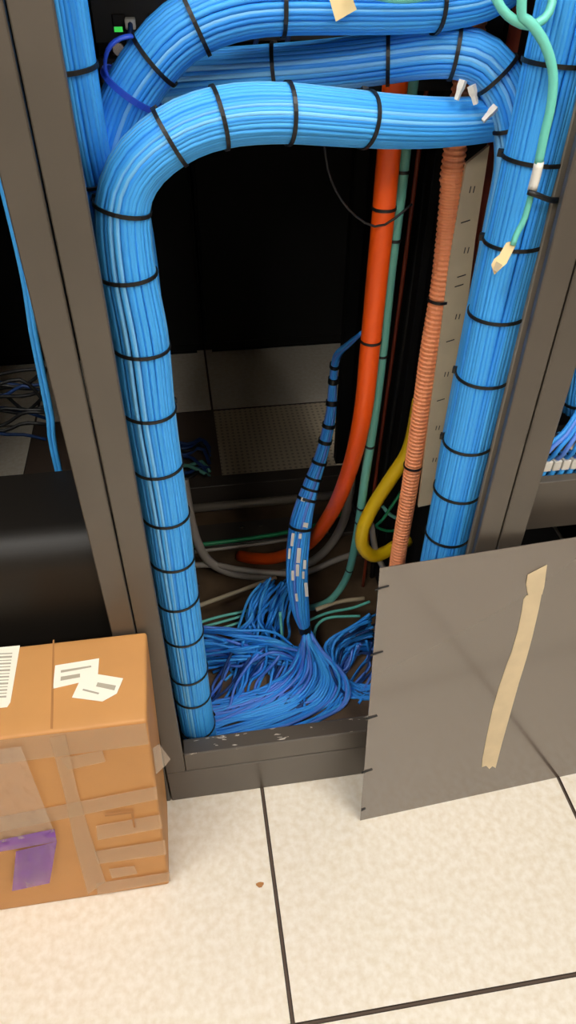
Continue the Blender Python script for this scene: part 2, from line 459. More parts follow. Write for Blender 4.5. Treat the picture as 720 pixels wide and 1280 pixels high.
c4 = [at(150, 110, 0.235), at(215, 96, 0.225), at(300, 90, 0.21), at(400, 83, 0.19), at(470, 75, 0.175), at(540, 66, 0.16), at(590, 70, 0.15), at(622, 95, 0.14),
      at(640, 140, 0.135), at(645, 200, 0.135), at(632, 270, 0.14), at(612, 360, 0.145), at(570, 560, 0.145), at(552, 660, 0.145)]
c4.append(Vector((c4[-1].x, 0.145, 0.014)))
bundle('cable_bundle', 'middle blue cable bundle crossing high and turning down behind the beige strip bundle', c4, 0.025,
       [(346, 86), (478, 74), (567, 66), (622, 95), (641, 150)], light=0.22, seed=12)

Yr = 0.07
xb_ = sum(at(x, y, Yr).x for x, y in ((602, 470), (622, 390), (645, 300), (567, 605)))/4
c5 = [Vector((xb_-0.002, Yr, 0.014)), Vector((xb_-0.002, Yr, 0.6)), Vector((xb_, Yr, 0.8)), Vector((xb_+0.002, Yr, 1.0)), at(668, 200, Yr), at(692, 100, Yr), at(716, 0, Yr), Vector((at(716, 0, Yr).x+0.01, Yr, 1.6)), Vector((at(716, 0, Yr).x+0.01, Yr, 2.0))]
rb_root, rb_path, rb_fr = bundle('cable_bundle', 'thick straight blue cable bundle standing between the beige strip and the post', c5, 0.0345,
       [(700, 85), (668, 200), (645, 302), (622, 388), (602, 468), (582, 545), (567, 605), (558, 660)], light=0.02, seed=15, wob=0.0005)

# cream flag label on the upper bundle
lp = [at(x, y, 0.105) for x, y in ((411, -4), (440, -4), (446, 12), (420, 27))]
tag(MB().prism(lp, Vector((0, 0.0012, 0))).build('cable_flag', 'cream_label'), 'cream paper flag stuck on the uppermost blue bundle', 'label')
# blue hook-and-loop strap round the upper bundle
sp_c = at(160, 84, 0.15); T_ = (at(186, 84, 0.142)-at(148, 160, 0.148)).normalized()
a_ = Vector((0, -1, 0)); a_ = (a_-T_*a_.dot(T_)).normalized(); b2 = T_.cross(a_)
st = tie_ring(at(165, 112, 0.146), a_, b2, 0.0325, wdt=0.006, th=0.002).build('cable_strap', 'strap_blue')
tag(st, 'bright blue strap wrapped round the bend of the uppermost bundle', 'strap')
MB().tube(spline(pxpath([(136, 100, 0.13), (131, 80, 0.125), (136, 60, 0.12), (150, 48, 0.12), (165, 45, 0.125)]), 0.006), 0.004, 6, flat=0.5).build('strap_tail', 'strap_blue', st, True)
q = at(148, 37, 0.118); MB().box(q.x-0.004, q.x+0.004, q.y, q.y+0.004, q.z-0.002, q.z+0.002).build('indicator', 'led_green', st)

# ---------------------------------------------------------------- patch panels glimpsed between the bundles
def patch_panel(zc, label, n=12, x0=-0.138, x1=0.362, Y=0.292):
    t = tag(empty('patch_panel', ((x0+x1)/2, Y, zc)), label, 'patch panel')
    fp = MB().box(x0, x1, Y, Y+0.02, zc-0.021, zc+0.021, 0.001).build('faceplate', 'black_plastic', t)
    for k in range(n):
        x = x0+0.03+(x1-x0-0.06)*k/(n-1)
        sub(MB().box(x-0.0075, x+0.0075, Y-0.003, Y-0.0002, zc-0.008, zc+0.008, 0.001).build('port', 'black_gloss'), fp)
    return t
for zc, lab in ((1.262, 'black patch panel with white plugs seen between the two upper blue bundles'), (1.205, 'black patch panel with white plugs behind the arching bundle')):
    patch_panel(zc, lab)
    for k in range(12):
        if random.random() < 0.25: continue
        x = -0.095+0.4*k/11
        pg = tag(empty('network_plug', (x, 0.28, zc)), 'white network plug in a patch panel behind the blue bundles', 'plug', 'plugs in the patch panels')
        MB().box(x-0.0058, x+0.0058, 0.266, 0.288, zc-0.005, zc+0.005, 0.001).build('body', 'white_plastic', pg)
        MB().tube(spline([Vector((x, 0.267, zc)), Vector((x, 0.254, zc-0.004)), Vector((x+random.uniform(-.01, .01), 0.248, zc-0.03))], 0.006), 0.003, 6).build('cord', 'cable_blue_dark', pg, True)

for k in range(7):  # unseen black plates added above the view to shade the cabinet interior
    zz = 1.385+k*0.095
    t = tag(empty('shade_baffle', (0.09, 0.16, zz)), 'unseen black baffle added in the upper bay to shade the cable-filled cabinet', 'shade baffle', 'added shade baffles in the upper bay')
    MB().box(-0.10, 0.27, 0.150, 0.165, zz, zz+0.094, 0.001).build('cover', 'black_paint', t)
    MB().box(-0.10, 0.27, 0.2955, 0.312, zz, zz+0.094, 0.001).build('backplate', 'black_paint', t)
for (xa, xb) in ((XL-0.515, XL-0.04), (XR+0.042, XR+0.515)):  # unseen black blocks added to keep lamp light off the rear aisle
    t = tag(empty('light_blocker', ((xa+xb)/2, 0.5, 1.5)), 'added unseen black chassis filling the upper bay of a neighbouring cabinet', 'light stop', 'added light stops in the upper bays')
    MB().box(xa, xb, 0.30, 0.85, 1.36, 2.05, 0.003).build('blocker', 'black_paint', t)
    MB().box(xa+0.02, xb-0.02, 0.285, 0.2995, 1.38, 2.03, 0.003).build('blocker_front', 'black_paint', t)
# loose white plugs where the middle bundle turns
for (x, y, ang) in ((575, 112, 0.3), (592, 118, -0.4), (612, 142, 0.8)):
    c = at(x, y, 0.118)
    d = Vector((math.sin(ang), 0.15, math.cos(ang))).normalized()
    o = MB().tube([c-d*0.010, c-d*0.002, c+d*0.002, c+d*0.009], [0.003, 0.0035, 0.0048, 0.0048], 4).build('network_plug', 'white_plastic')
    tag(o, 'loose white network plug under the turn of the middle blue bundle', 'plug', 'loose plugs')

# ---------------------------------------------------------------- ducts, strip and thick cables inside the cabinet
def cable_thing(name, label, cat, ctrl, r, m, n=10, step=0.015, group=None, flat=1.0):
    path = spline(ctrl, step)
    o = MB().tube(path, r, n, flat=flat).build(name, m, None, True)
    tag(o, label, cat, group)
    return o, path
red, redp = cable_thing('cable_duct', 'smooth bright red-orange duct hanging down and sweeping across the cabinet bottom', 'duct',
    [Vector((at(490, 150, 0.232).x, 0.232, 1.7))]+pxpath([(487, 180, 0.232), (480, 260, 0.232), (472, 340, 0.232), (463, 430, 0.232), (453, 520, 0.24), (436, 590, 0.29), (412, 645, 0.37), (382, 682, 0.48), (345, 697, 0.58), (318, 698, 0.62), (300, 695, 0.66)]), 0.0155, 'duct_red', 14)
for y in (265, 430):
    i = min(range(len(redp)), key=lambda q: abs(pix(redp[q])[1]-y)); f_ = frames(redp)[i]
    tie_ring(redp[i], f_[0], f_[1], 0.0158, 0.004, 0.001).build('cable_tie', 'black_plastic', red)
aq, aqp = cable_thing('fiber_cable', 'muted aqua fibre trunk tied along the red-orange duct', 'cable',
    [Vector((at(508, 150, 0.247).x, 0.247, 1.7))]+pxpath([(507, 180, 0.247), (498, 260, 0.247), (488, 340, 0.247), (479, 430, 0.247), (468, 520, 0.25), (456, 600, 0.27), (446, 670, 0.30), (434, 720, 0.35), (415, 748, 0.36), (395, 758, 0.38), (370, 762, 0.42)]), 0.0082, 'cable_teal', 10)
for y in (207, 300, 448, 556, 631, 650, 712):
    i = min(range(len(aqp)), key=lambda q: abs(pix(aqp[q])[1]-y)); f_ = frames(aqp)[i]
    tie_ring(aqp[i], f_[0], f_[1], 0.0084, 0.004, 0.0012).build('cable_tie', 'black_plastic', aq)
# black strap end crossing red duct
cable_thing('black_cable', 'thin black cord looping in front of the red-orange duct', 'cord', pxpath([(405, 180, 0.21), (412, 220, 0.21), (430, 255, 0.21), (455, 278, 0.21), (475, 283, 0.21), (495, 272, 0.215), (515, 255, 0.22)]), 0.0016, 'cable_black', 6)

# corrugated peach duct
cp_ = spline([Vector((at(572, 140, 0.20).x+0.004, 0.20, 1.7))]+pxpath([(572, 165, 0.20), (565, 230, 0.20), (558, 300, 0.20), (550, 365, 0.20), (537, 440, 0.20), (524, 530, 0.20), (512, 610, 0.20), (497, 700, 0.20)])+[Vector((at(497, 700, 0.2).x+0.006, 0.20, 0.25)), Vector((at(497, 700, 0.2).x+0.016, 0.20, 0.02))], 0.0018)
rr = [0.0150 if (i % 4) < 2 else 0.0133 for i in range(len(cp_))]
pd = MB().tube(cp_, rr, 14).build('cable_duct', 'duct_peach')
tag(pd, 'corrugated peach-orange split duct hanging beside the beige strip', 'duct')
for y in (374, 581):
    i = min(range(len(cp_)), key=lambda q: abs(pix(cp_[q])[1]-y)); f_ = frames(cp_[::6])[min(i//6, len(cp_[::6])-1)]
    tie_ring(cp_[i], f_[0], f_[1], 0.0155, 0.004, 0.0012).build('cable_tie', 'black_plastic', pd)
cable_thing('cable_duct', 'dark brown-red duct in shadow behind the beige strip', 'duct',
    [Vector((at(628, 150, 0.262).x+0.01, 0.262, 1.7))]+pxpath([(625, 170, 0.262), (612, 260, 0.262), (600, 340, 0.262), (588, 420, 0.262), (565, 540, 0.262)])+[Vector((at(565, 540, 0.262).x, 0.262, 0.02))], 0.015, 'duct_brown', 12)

# beige marked strip: flat rail, slanted cut on top, square bottom
Ys = 0.185
sp_pts = [at(x, y, Ys) for x, y in ((583, 205), (612, 182), (594, 300), (582, 400), (569, 500), (552, 628), (523, 634), (537, 520), (549, 430), (561, 330), (573, 260))]
strip = MB().prism(sp_pts, Vector((0, 0.006, 0))).build('measuring_strip', 'strip_beige')
tag(strip, 'flat beige strip with small black marks and slanted top, next to the peach duct', 'strip')
for k, (x, y, kind) in enumerate(((590, 237, 1), (582, 277, 0), (583, 313, 1), (577, 345, 0), (574, 357, 0), (572, 396, 1), (563, 426, 0), (558, 468, 1), (551, 500, 0), (547, 535, 1), (543, 575, 1))):
    c = at(x, y, Ys-0.0006); mb = MB()
    if kind:
        for s in (-1, 1): mb.prism([c+Vector((s*0.0025-0.0006, 0, -0.004)), c+Vector((s*0.0025+0.0006, 0, -0.004)), c+Vector((s*0.0025+0.0012, 0, 0.004)), c+Vector((s*0.0025, 0, 0.004))], Vector((0, 0.0006, 0)))
    else:
        mb.prism([c+Vector((-0.006, 0, -0.0024)), c+Vector((0.006, 0, 0.0008)), c+Vector((0.006, 0, 0.0022)), c+Vector((-0.006, 0, -0.001))], Vector((0, 0.0006, 0)))
    mb.build('mark', 'ink', strip)

cable_thing('yellow_cable', 'thick yellow cable emerging behind the peach duct and curling under', 'cable',
    pxpath([(525, 500, 0.27), (512, 560, 0.265), (490, 596, 0.26), (468, 630, 0.255), (454, 660, 0.25), (453, 682, 0.25), (466, 695, 0.255), (482, 690, 0.27), (495, 682, 0.285), (510, 676, 0.30)]), 0.0132, 'cable_yellow', 10)
# dark vertical cables hidden in the depth
for k, (xp, m, r_) in enumerate(((497, 'duct_brown', 0.004), (510, 'cable_black', 0.007), (520, 'cable_teal', 0.004), (532, 'cable_black', 0.008), (505, 'cable_black', 0.009))):
    lab = {'duct_brown': 'thin brown cable hanging in the dark between red duct and peach duct', 'cable_teal': 'thin teal cable hanging in the dark between red duct and peach duct'}.get(m, 'black power cable hanging in the dark between red duct and peach duct')
    p = at(xp, 400, 0.50+0.03*k)
    cable_thing('hanging_cable', lab, 'cable', [Vector((p.x+0.01, p.y, 1.7)), Vector((p.x+0.004, p.y, 1.2)), Vector((p.x, p.y, 0.8)), Vector((p.x-0.008, p.y, 0.4)), Vector((p.x-0.01, p.y, 0.02))], r_, m, 8, 0.04, group='cables hanging in the dark' if m == 'cable_black' else None)
# small green and teal loops under the yellow cable
cable_thing('green_cable', 'small green cable loop below the yellow cable', 'cable', pxpath([(505, 610, 0.30), (490, 632, 0.30), (478, 650, 0.31), (470, 658, 0.32), (488, 664, 0.33), (505, 658, 0.34)]), 0.0032, 'cable_green', 6)
cable_thing('teal_cable', 'small teal cable curling out beside the yellow cable', 'cable', pxpath([(478, 632, 0.32), (486, 642, 0.31), (498, 648, 0.31), (512, 645, 0.32)]), 0.004, 'cable_teal', 6)
cable_thing('grey_cable', 'dark grey cord bending down below the yellow cable', 'cord', pxpath([(464, 655, 0.275), (470, 690, 0.27), (480, 712, 0.265), (490, 740, 0.26)]), 0.006, 'cable_grey', 8)

# grey hoses and rods on the cabinet bottom
cable_thing('grey_hose', 'thick grey hose sagging across the back of the cabinet bottom', 'hose', pxpath([(440, 560, 0.62), (438, 610, 0.62), (428, 655, 0.62), (405, 690, 0.62), (370, 712, 0.60), (330, 720, 0.58), (290, 716, 0.58), (262, 702, 0.59), (247, 678, 0.60), (238, 645, 0.62), (230, 600, 0.64)]), 0.0115, 'cable_grey', 10)
cable_thing('grey_hose', 'second grey hose lying below the sagging one toward the blue harness', 'hose', pxpath([(225, 708, 0.60), (265, 706, 0.59), (300, 712, 0.565), (340, 716, 0.55), (380, 716, 0.545), (420, 700, 0.55), (450, 690, 0.57)]), 0.008, 'cable_grey', 8)
cable_thing('grey_rod', 'straight light grey rod slanting across the cabinet bottom', 'rod', pxpath([(235, 762, 0.42), (290, 742, 0.47), (345, 722, 0.52)]), 0.0055, 'strip_beige', 8)
cable_thing('grey_rod', 'pale grey rod on the pan beside the aqua trunk', 'rod', pxpath([(395, 762, 0.34), (425, 752, 0.36), (455, 748, 0.37)]), 0.005, 'strip_beige', 8)
cable_thing('green_cable', 'straight green cable stretched across the back of the cabinet bottom', 'cable', pxpath([(225, 684, 0.66), (290, 676, 0.68), (350, 667, 0.70), (400, 655, 0.72), (430, 640, 0.74)]), 0.0058, 'cable_green', 8)
cable_thing('grey_cable', 'thin grey cable running just below the straight green cable', 'cable', pxpath([(225, 692, 0.64), (290, 684, 0.66), (350, 676, 0.68), (410, 664, 0.70)]), 0.005, 'cable_grey', 8)

# ---------------------------------------------------------------- blue harness: twisted run, gather tie, then a fan of cords
h_root = tag(empty('cable_harness', at(380, 785, 0.28)), 'blue cable harness with white labels and black wraps fanning out at the cabinet bottom', 'cable harness')
hp_px = [(452, 416, 0.255), (436, 430, 0.34), (421, 446, 0.42), (416, 480, 0.44), (413, 520, 0.43), (402, 568, 0.42), (388, 610, 0.40), (377, 650, 0.37), (372, 690, 0.35), (371, 725, 0.32), (376, 765, 0.29), (381, 786, 0.28)]
hp_r = [0.003, 0.005, 0.0075, 0.008, 0.0105, 0.0135, 0.018, 0.0235, 0.0255, 0.025, 0.019, 0.012]
hpath = spline(pxpath(hp_px), 0.012)
hl = len(hpath)
def hrad(i):
    t = i/(hl-1)*(len(hp_r)-1); k = min(int(t), len(hp_r)-2); return hp_r[k]*(1-(t-k))+hp_r[k+1]*(t-k)
# map radius by nearest control parameter
ctrl3 = pxpath(hp_px); near = [min(range(hl), key=lambda q: (hpath[q]-c).length) for c in ctrl3]
def hrad(i):
    for k in range(len(near)-1):
        if near[k] <= i <= near[k+1]:
            t = (i-near[k])/max(1, near[k+1]-near[k]); return hp_r[k]*(1-t)+hp_r[k+1]*t
    return hp_r[-1]
hf = frames(hpath)
rnd = random.Random(21)
TIE = hpath[-1]
NH = 44
def fan_ctrl(k, n):
    """control pixels of fan strand k: from an inner strand swinging left to an outer one near the sill"""
    t = k/(n-1)
    def mix(A, B): return [tuple(a*(1-t)+b*t for a, b in zip(p, q)) for p, q in zip(A, B)]
    A = [(376, 806, 0.262), (362, 838, 0.245), (334, 866, 0.225), (295, 884, 0.205), (255, 890, 0.20), (225, 888, 0.20)]
    B = [(402, 812, 0.25), (434, 850, 0.20), (428, 888, 0.155), (380, 914, 0.115), (310, 934, 0.085), (262, 948, 0.078)]
    return mix(A, B)
for k in range(NH):
    lay = math.sqrt((k+0.5)/NH); ph = k*2.39996
    P = []
    for i in range(hl):
        a, b_ = hf[i]; R_ = max(0.0, hrad(i)-0.0026); tw = ph+i*0.035
        P.append(hpath[i]+a*(R_*lay*math.cos(tw))+b_*(R_*lay*math.sin(tw)))
    if k % 3: P = P[int(hl*0.32*rnd.random()):]       # strands join the harness on the way down
    tail = fan_ctrl(k, NH)
    jx = rnd.uniform(-5, 5); jy = rnd.uniform(-5, 5)
    T2 = [P[-1]]+[at(x+jx*min(1, s*0.5), y+jy*min(1, s*0.5), max(0.052, Y+rnd.uniform(-0.012, 0.012))) for s, (x, y, Y) in enumerate(tail)]
    T2 = [Vector((v.x, v.y, max(v.z, 0.018))) for v in T2]
    P = P[:-1]+spline([P[-1]]+T2[1:], 0.012)
    MB().tube(P, 0.0032, 6).build('cord', rnd.choice(('cable_blue', 'cable_blue_violet', 'cable_blue', 'cable_blue_deep')), h_root, True)
for (yy, wd) in ((455, 0.008), (476, 0.012), (503, 0.010), (528, 0.008), (553, 0.008), (577, 0.006), (600, 0.005), (610, 0.005), (623, 0.006), (656, 0.006), (784, 0.018)):
    i = min(range(hl), key=lambda q: abs(pix(hpath[q])[1]-yy)); a, b_ = hf[i]
    tie_ring(hpath[i], a, b_, hrad(i)+0.0008, wd, 0.0014).build('wrap', 'black_plastic', h_root)
for (x, y, w_, hh) in ((383, 651, 0.010, 0.010), (366, 672, 0.006, 0.030), (374, 686, 0.008, 0.034), (372, 708, 0.007, 0.026), (385, 733, 0.007, 0.032), (379, 625, 0.009, 0.008), (362, 690, 0.005, 0.024), (376, 665, 0.006, 0.012), (366, 715, 0.006, 0.022), (381, 700, 0.006, 0.020), (370, 740, 0.005, 0.018), (379, 716, 0.005, 0.016)):
    i = min(range(hl), key=lambda q: abs(pix(hpath[q])[1]-y)); p_ = hpath[i]
    d = (hpath[min(i+3, hl-1)]-hpath[max(i-3, 0)]).normalized(); c = at(x, y, p_.y-0.0)
    n_ = (CAM-p_); n_ = (n_-d*n_.dot(d)).normalized(); s_ = d.cross(n_)
    off = (c-p_).dot(s_); off = max(-0.8*hrad(i), min(0.8*hrad(i), off)); dep = math.sqrt(max(0, hrad(i)**2-off**2))+0.0008
    c = p_+s_*off+n_*dep
    MB().prism([c-s_*w_/2-d*hh/2, c+s_*w_/2-d*hh/2, c+s_*w_/2+d*hh/2, c-s_*w_/2+d*hh/2], n_*0.0008).build('label_wrap', 'white_plastic', h_root)

# ---------------------------------------------------------------- loose blue cords tangled on the cabinet bottom
rnd = random.Random(33)
LBL = {'left': ('loose blue cord looping out from behind the tied bundle on the cabinet bottom', 'loose blue cords looping from the bundle'),
       'clump': ('loose blue cord in the clump dropping behind the labelled harness', 'blue cords in the clump behind the harness'),
       'right': ('dark blue cord curled behind the edge of the leaning panel', 'blue cords behind the panel edge'),
       'under': ('loose blue cord lying under the fan of harness cords', 'blue cords under the fan')}
def loose(kind, ctrl, m, r=0.0033):
    P = [Vector((v.x, v.y, max(v.z, 0.016))) for v in pxpath(ctrl)]
    cable_thing('network_cable', LBL[kind][0], 'cord', P, r, m, 6, 0.012, LBL[kind][1])
J = lambda s: rnd.uniform(-s, s)
for k in range(34):
    t = k/33; j = J(6)
    loose('left', [(232, 782+t*62+J(6), 0.30+J(.03)), (262, 786+t*48+j, 0.30+J(.02)), (300, 790+t*40+J(8), 0.29+J(.03)), (345, 800+t*26+J(10), 0.28+J(.03)), (390, 822+t*18+J(10), 0.27+J(.02)), (425, 855+J(12), 0.25+J(.03))],
          rnd.choice(('cable_blue', 'cable_blue_deep', 'cable_blue_violet', 'cable_blue_deep')))
for k in range(34):
    t = k/33; a_ = 300+t*52
    loose('clump', [(a_+28+J(8), 728+J(6), 0.42+J(.02)), (a_+14+J(6), 748+J(4), 0.38+J(.02)), (a_+6+J(6), 772, 0.345+J(.02)), (a_+J(12), 798, 0.325+J(.02)), (a_-6+J(16), 830, 0.30+J(.02)), (a_-16+J(18), 862, 0.27+J(.02))],
          rnd.choice(('cable_blue', 'cable_blue_deep', 'cable_blue_deep')))
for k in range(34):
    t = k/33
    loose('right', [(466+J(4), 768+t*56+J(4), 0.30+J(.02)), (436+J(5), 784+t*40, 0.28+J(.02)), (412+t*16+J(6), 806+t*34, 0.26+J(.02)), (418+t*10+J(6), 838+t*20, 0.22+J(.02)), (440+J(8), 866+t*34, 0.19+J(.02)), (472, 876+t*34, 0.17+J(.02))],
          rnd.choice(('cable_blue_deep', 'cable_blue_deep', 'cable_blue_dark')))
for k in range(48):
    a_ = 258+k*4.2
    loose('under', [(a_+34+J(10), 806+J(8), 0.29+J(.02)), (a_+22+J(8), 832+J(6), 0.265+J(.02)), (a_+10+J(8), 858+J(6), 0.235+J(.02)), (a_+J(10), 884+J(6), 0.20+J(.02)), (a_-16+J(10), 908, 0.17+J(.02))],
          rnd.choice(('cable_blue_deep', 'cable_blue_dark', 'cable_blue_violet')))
for k, (ctrl) in enumerate(([(238, 782, 0.36), (270, 772, 0.37), (305, 764, 0.385), (345, 752, 0.40)], [(238, 788, 0.35), (275, 778, 0.36), (310, 768, 0.375), (345, 760, 0.39)], [(236, 794, 0.335), (268, 788, 0.345), (300, 778, 0.36)],
                            [(380, 778, 0.33), (410, 766, 0.35), (440, 760, 0.36), (462, 752, 0.37)], [(392, 800, 0.31), (396, 782, 0.325), (412, 772, 0.34), (450, 770, 0.345)], [(350, 765, 0.33), (352, 790, 0.31), (356, 812, 0.30), (352, 834, 0.285)])):
    P = [Vector((v.x, v.y, max(v.z, 0.016))) for v in pxpath(ctrl)]
    cable_thing('aqua_cable', 'aqua fibre cord lying among the blue cords on the cabinet bottom', 'cord', P, 0.0036, 'cable_aqua', 6, 0.012, 'aqua cords on the cabinet bottom')

# ---------------------------------------------------------------- hanging aqua fibre jumper with connector, in front of the right bundle
fj = tag(empty('fiber_jumper', at(665, 100, 0.02)), 'aqua fibre jumper with a beige connector dangling before the thick blue bundle', 'cable')
jp = spline([Vector((at(640, -20, 0.02).x-0.004, 0.02, 1.45))]+pxpath([(652, 0, 0.02), (664, 28, 0.018), (681, 55, 0.016), (691, 90, 0.015), (689, 130, 0.015), (680, 170, 0.016), (673, 205, 0.018)]), 0.008)
MB().tube(jp, 0.0048, 8).build('jacket', 'cable_aqua', fj, True)
MB().tube(spline(pxpath([(674, 202, 0.018), (670, 220, 0.018), (665, 238, 0.018)]), 0.006), 0.0052, 8).build('sleeve', 'white_plastic', fj, True)
MB().tube(spline(pxpath([(665, 238, 0.018), (661, 255, 0.018), (655, 275, 0.018), (646, 292, 0.018), (641, 306, 0.018)]), 0.006), 0.0034, 8).build('fibre', 'cable_aqua', fj, True)
cA, cB = at(641, 304, 0.018), at(617, 343, 0.016); dd = (cB-cA)
n0 = (CAM-cA).normalized(); ss = dd.cross(n0).normalized()
prof = [(0.0, -0.0040), (0.08, -0.0065), (0.45, -0.006), (0.62, -0.0085), (0.80, -0.008), (1.0, 0.0008), (0.55, 0.006), (0.3, 0.005), (0.0, 0.004)]
MB().prism([cA+dd*t-ss*o for t, o in prof], n0*-0.007).build('connector', 'cream_label', fj)
MB().prism([cA+dd*0.65+ss*0.005, cA+dd*0.65-ss*0.003, cA+dd*0.9-ss*0.002, cA+dd*0.9+ss*0.003], n0*0.003).build('connector_latch', 'strip_beige', fj)
MB().tube(spline(pxpath([(660, 240, 0.012), (672, 244, 0.010), (688, 250, 0.018), (700, 250, 0.04)]), 0.006), 0.0042, 6, flat=0.7).build('tie', 'black_plastic', fj, True)
lp2 = spline(pxpath([(612, -20, 0.03), (628, 12, 0.025), (648, 28, 0.022), (666, 31, 0.022), (682, 22, 0.024), (690, 4, 0.03), (693, -20, 0.035)]), 0.008)
tag(MB().tube(lp2, 0.0042, 8).build('fiber_loop', 'cable_aqua', None, True), 'aqua fibre loop hanging above the dangling jumper', 'cable')
lp3 = spline(pxpath([(440, -14, 0.10), (490, -2, 0.10), (530, -4, 0.10), (570, -16, 0.10)]), 0.01)
tag(MB().tube(lp3, 0.004, 8).build('fiber_cable', 'cable_aqua', None, True), 'aqua fibre cord lying along the top of the uppermost blue bundle', 'cable')

# ---------------------------------------------------------------- left cabinet contents
ap = tag(empty('rack_appliance', (-0.46, 0.12, 0.3)), 'low black glossy appliance with rounded front edge in the cabinet behind the carton', 'appliance')
zt = at(60, 688, 0.03).z; yb = atz(50, 591, zt).y
prof = [(yb, 0.36), (yb, zt)]
for k in range(21):
    a_ = k/20*math.pi/2; prof.append((0.087-0.05*math.sin(a_), zt-0.05+0.05*math.cos(a_)))
prof.append((0.037, 0.36))
pts = [Vector((-0.700, y, z)) for y, z in prof]
MB().prism(pts, Vector((0.479, 0, 0))).build('housing', 'black_gloss', ap)
MB().box(-0.700, -0.221, 0.037, yb, 0.17, 0.359).build('base', 'black_paint', ap)
for k, dx in enumerate((0.0, 0.006)):
    cable_thing('blue_cable', 'thin blue cable hanging beside the post behind the black appliance', 'cable',
        [Vector((at(18, 300, yb+0.03).x-0.004+dx, yb+0.03+k*0.004, 1.5)), at(16+k*5, 290, yb+0.03), at(40+k*5, 420, yb+0.03), at(60+k*5, 520, yb+0.03), at(74+k*4, 600, yb+0.03)]+[Vector((at(77, 605, yb+0.03).x, yb+0.03, 0.03))], 0.0036, 'cable_blue', 8, 0.03, 'blue cables behind the appliance')
rnd = random.Random(5)
for k in range(14):
    y = 470+k*5; Yd = 0.74+J(.1)
    P = pxpath([(-40, y+rnd.uniform(-10, 10), Yd), (0, y+rnd.uniform(-14, 14), Yd), (30, y+rnd.uniform(-14, 14), Yd), (58, y+rnd.uniform(-20, 20), Yd)])
    P = [Vector((min(max(v.x, -0.72), -0.20), v.y, v.z)) for v in P]
    cable_thing('network_cable', 'dark cord tangled in the shadow at the back behind the appliance', 'cord', P, 0.004, rnd.choice(('cable_blue_dark', 'cable_black', 'cable_black', 'cable_black')), 6, 0.02, 'dark cords behind the appliance')

# cords in the floor opening behind the cabinet
for k in range(10):
    y = 548+k*5
    P = [atz(205, y+J(6), 0.03), atz(235, y+J(8), 0.03+J(.01)), atz(252, y+J(10), 0.02+J(.01)), atz(262, y+12, 0.004)]
    cable_thing('network_cable', 'dark cord running into the floor opening beyond the rear sill', 'cord', P, 0.006, rnd.choice(('cable_blue_dark', 'cable_blue_dark', 'cable_black', 'cable_teal')), 6, 0.03, 'cords at the rear floor opening')

# ---------------------------------------------------------------- right cabinet contents
pl = tag(empty('blank_plate', at(690, 630, 0.036)), 'plain grey-brown blank plate screwed into the cabinet behind the leaning panel', 'plate')
zA = at(690, 600, 0.04).z; zB = at(690, 657, 0.04).z
MB().box(0.414, 0.880, 0.036, 0.052, zB, zA, 0.001).build('plate', 'post_paint', pl)
MB().box(0.414, 0.880, 0.053, 0.30, zB+0.001, zB+0.004).build('shelf', 'black_paint', pl)
pp = tag(empty('patch_panel', at(700, 570, 0.08)), 'patch panel with blue plugs above the blank plate', 'patch panel')
zP = at(700, 557, 0.07).z
MB().box(0.414, 0.880, 0.07, 0.085, zP-0.012, zP+0.012, 0.001).build('faceplate', 'dark_metal', pp)
for (x, y) in ((702, 552), (716, 556)):
    q = at(x, y, 0.066); MB().cyl((q.x, 0.062, q.z), (0, 0.0075, 0), 0.0065, 12).build('screw', 'screw', pp)
for k in range(14):
    x = 0.422+k*0.0145
    t = tag(empty('network_plug', (x, 0.06, zP-0.03)), 'blue patch lead with white boot plugged in above the blank plate', 'plug', 'patch leads above the blank plate')
    MB().box(x-0.006, x+0.006, 0.055, 0.069, zP-0.036, zP-0.018, 0.001).build('boot', 'white_plastic', t)
    MB().tube(spline([Vector((x, 0.062, zP-0.034)), Vector((x-0.003, 0.06, zP-0.045)), Vector((x-0.004, 0.07, zP-0.06)), Vector((x-0.004, 0.11, zP-0.065)), Vector((x-0.004, 0.18, zP-0.06))], 0.01), 0.0045, 6).build('cord', 'cable_blue', t, True)
    B0 = at(722, 520, 0.10); a_ = k*2.4; q_ = 0.016*math.sqrt((k+0.5)/14)
    MB().tube(spline([Vector((x, 0.068, zP-0.022)), Vector((x, 0.055, zP-0.01)), Vector((x*0.9+B0.x*0.1, 0.05, zP+0.012)), Vector((x*0.5+B0.x*0.5, 0.06, zP+0.035)), Vector((x*0.1+B0.x*0.9, 0.085, zP+0.075)), Vector((B0.x+q_*math.cos(a_), 0.10+q_*math.sin(a_), B0.z+0.06)), Vector((B0.x+0.002+q_*math.cos(a_), 0.10+q_*math.sin(a_), B0.z+0.10))], 0.012), 0.0036, 6).build('cord', 'cable_blue_violet' if k % 2 else 'cable_blue_deep', t, True)
cr = [at(722, 512, 0.10), at(728, 470, 0.10), at(748, 400, 0.10), Vector((0.52, 0.10, 1.4)), Vector((0.53, 0.10, 2.0))]
bundle('cable_bundle', 'blue cable bundle in the cabinet behind the leaning panel', cr, 0.022, [(722, 505)], light=0.05, core=False, seed=40)

# ---------------------------------------------------------------- leaning panel
A = atz(450, 1025, 0.0); B = atz(697, 971, 0.0); A.z = B.z = 0.0
ux = (B-A); ux.z = 0; ux.normalize()
back = Vector((-ux.y, ux.x, 0))
TOPL = at(460, 712, -0.030)
lean = (TOPL-A).dot(back)
uy = (back*lean+Vector((0, 0, TOPL.z))); PH = uy.length; uy.normalize()
nrm = ux.cross(uy); nrm = nrm if nrm.y < 0 else -nrm
PW = 0.62
panel = tag(empty('metal_panel', A), 'flat grey metal panel with small black edge clips leaning against the cabinets', 'panel')
TH = 0.0012
def pl_pt(u, v, d=0.0): return A+ux*u+uy*v+nrm*d
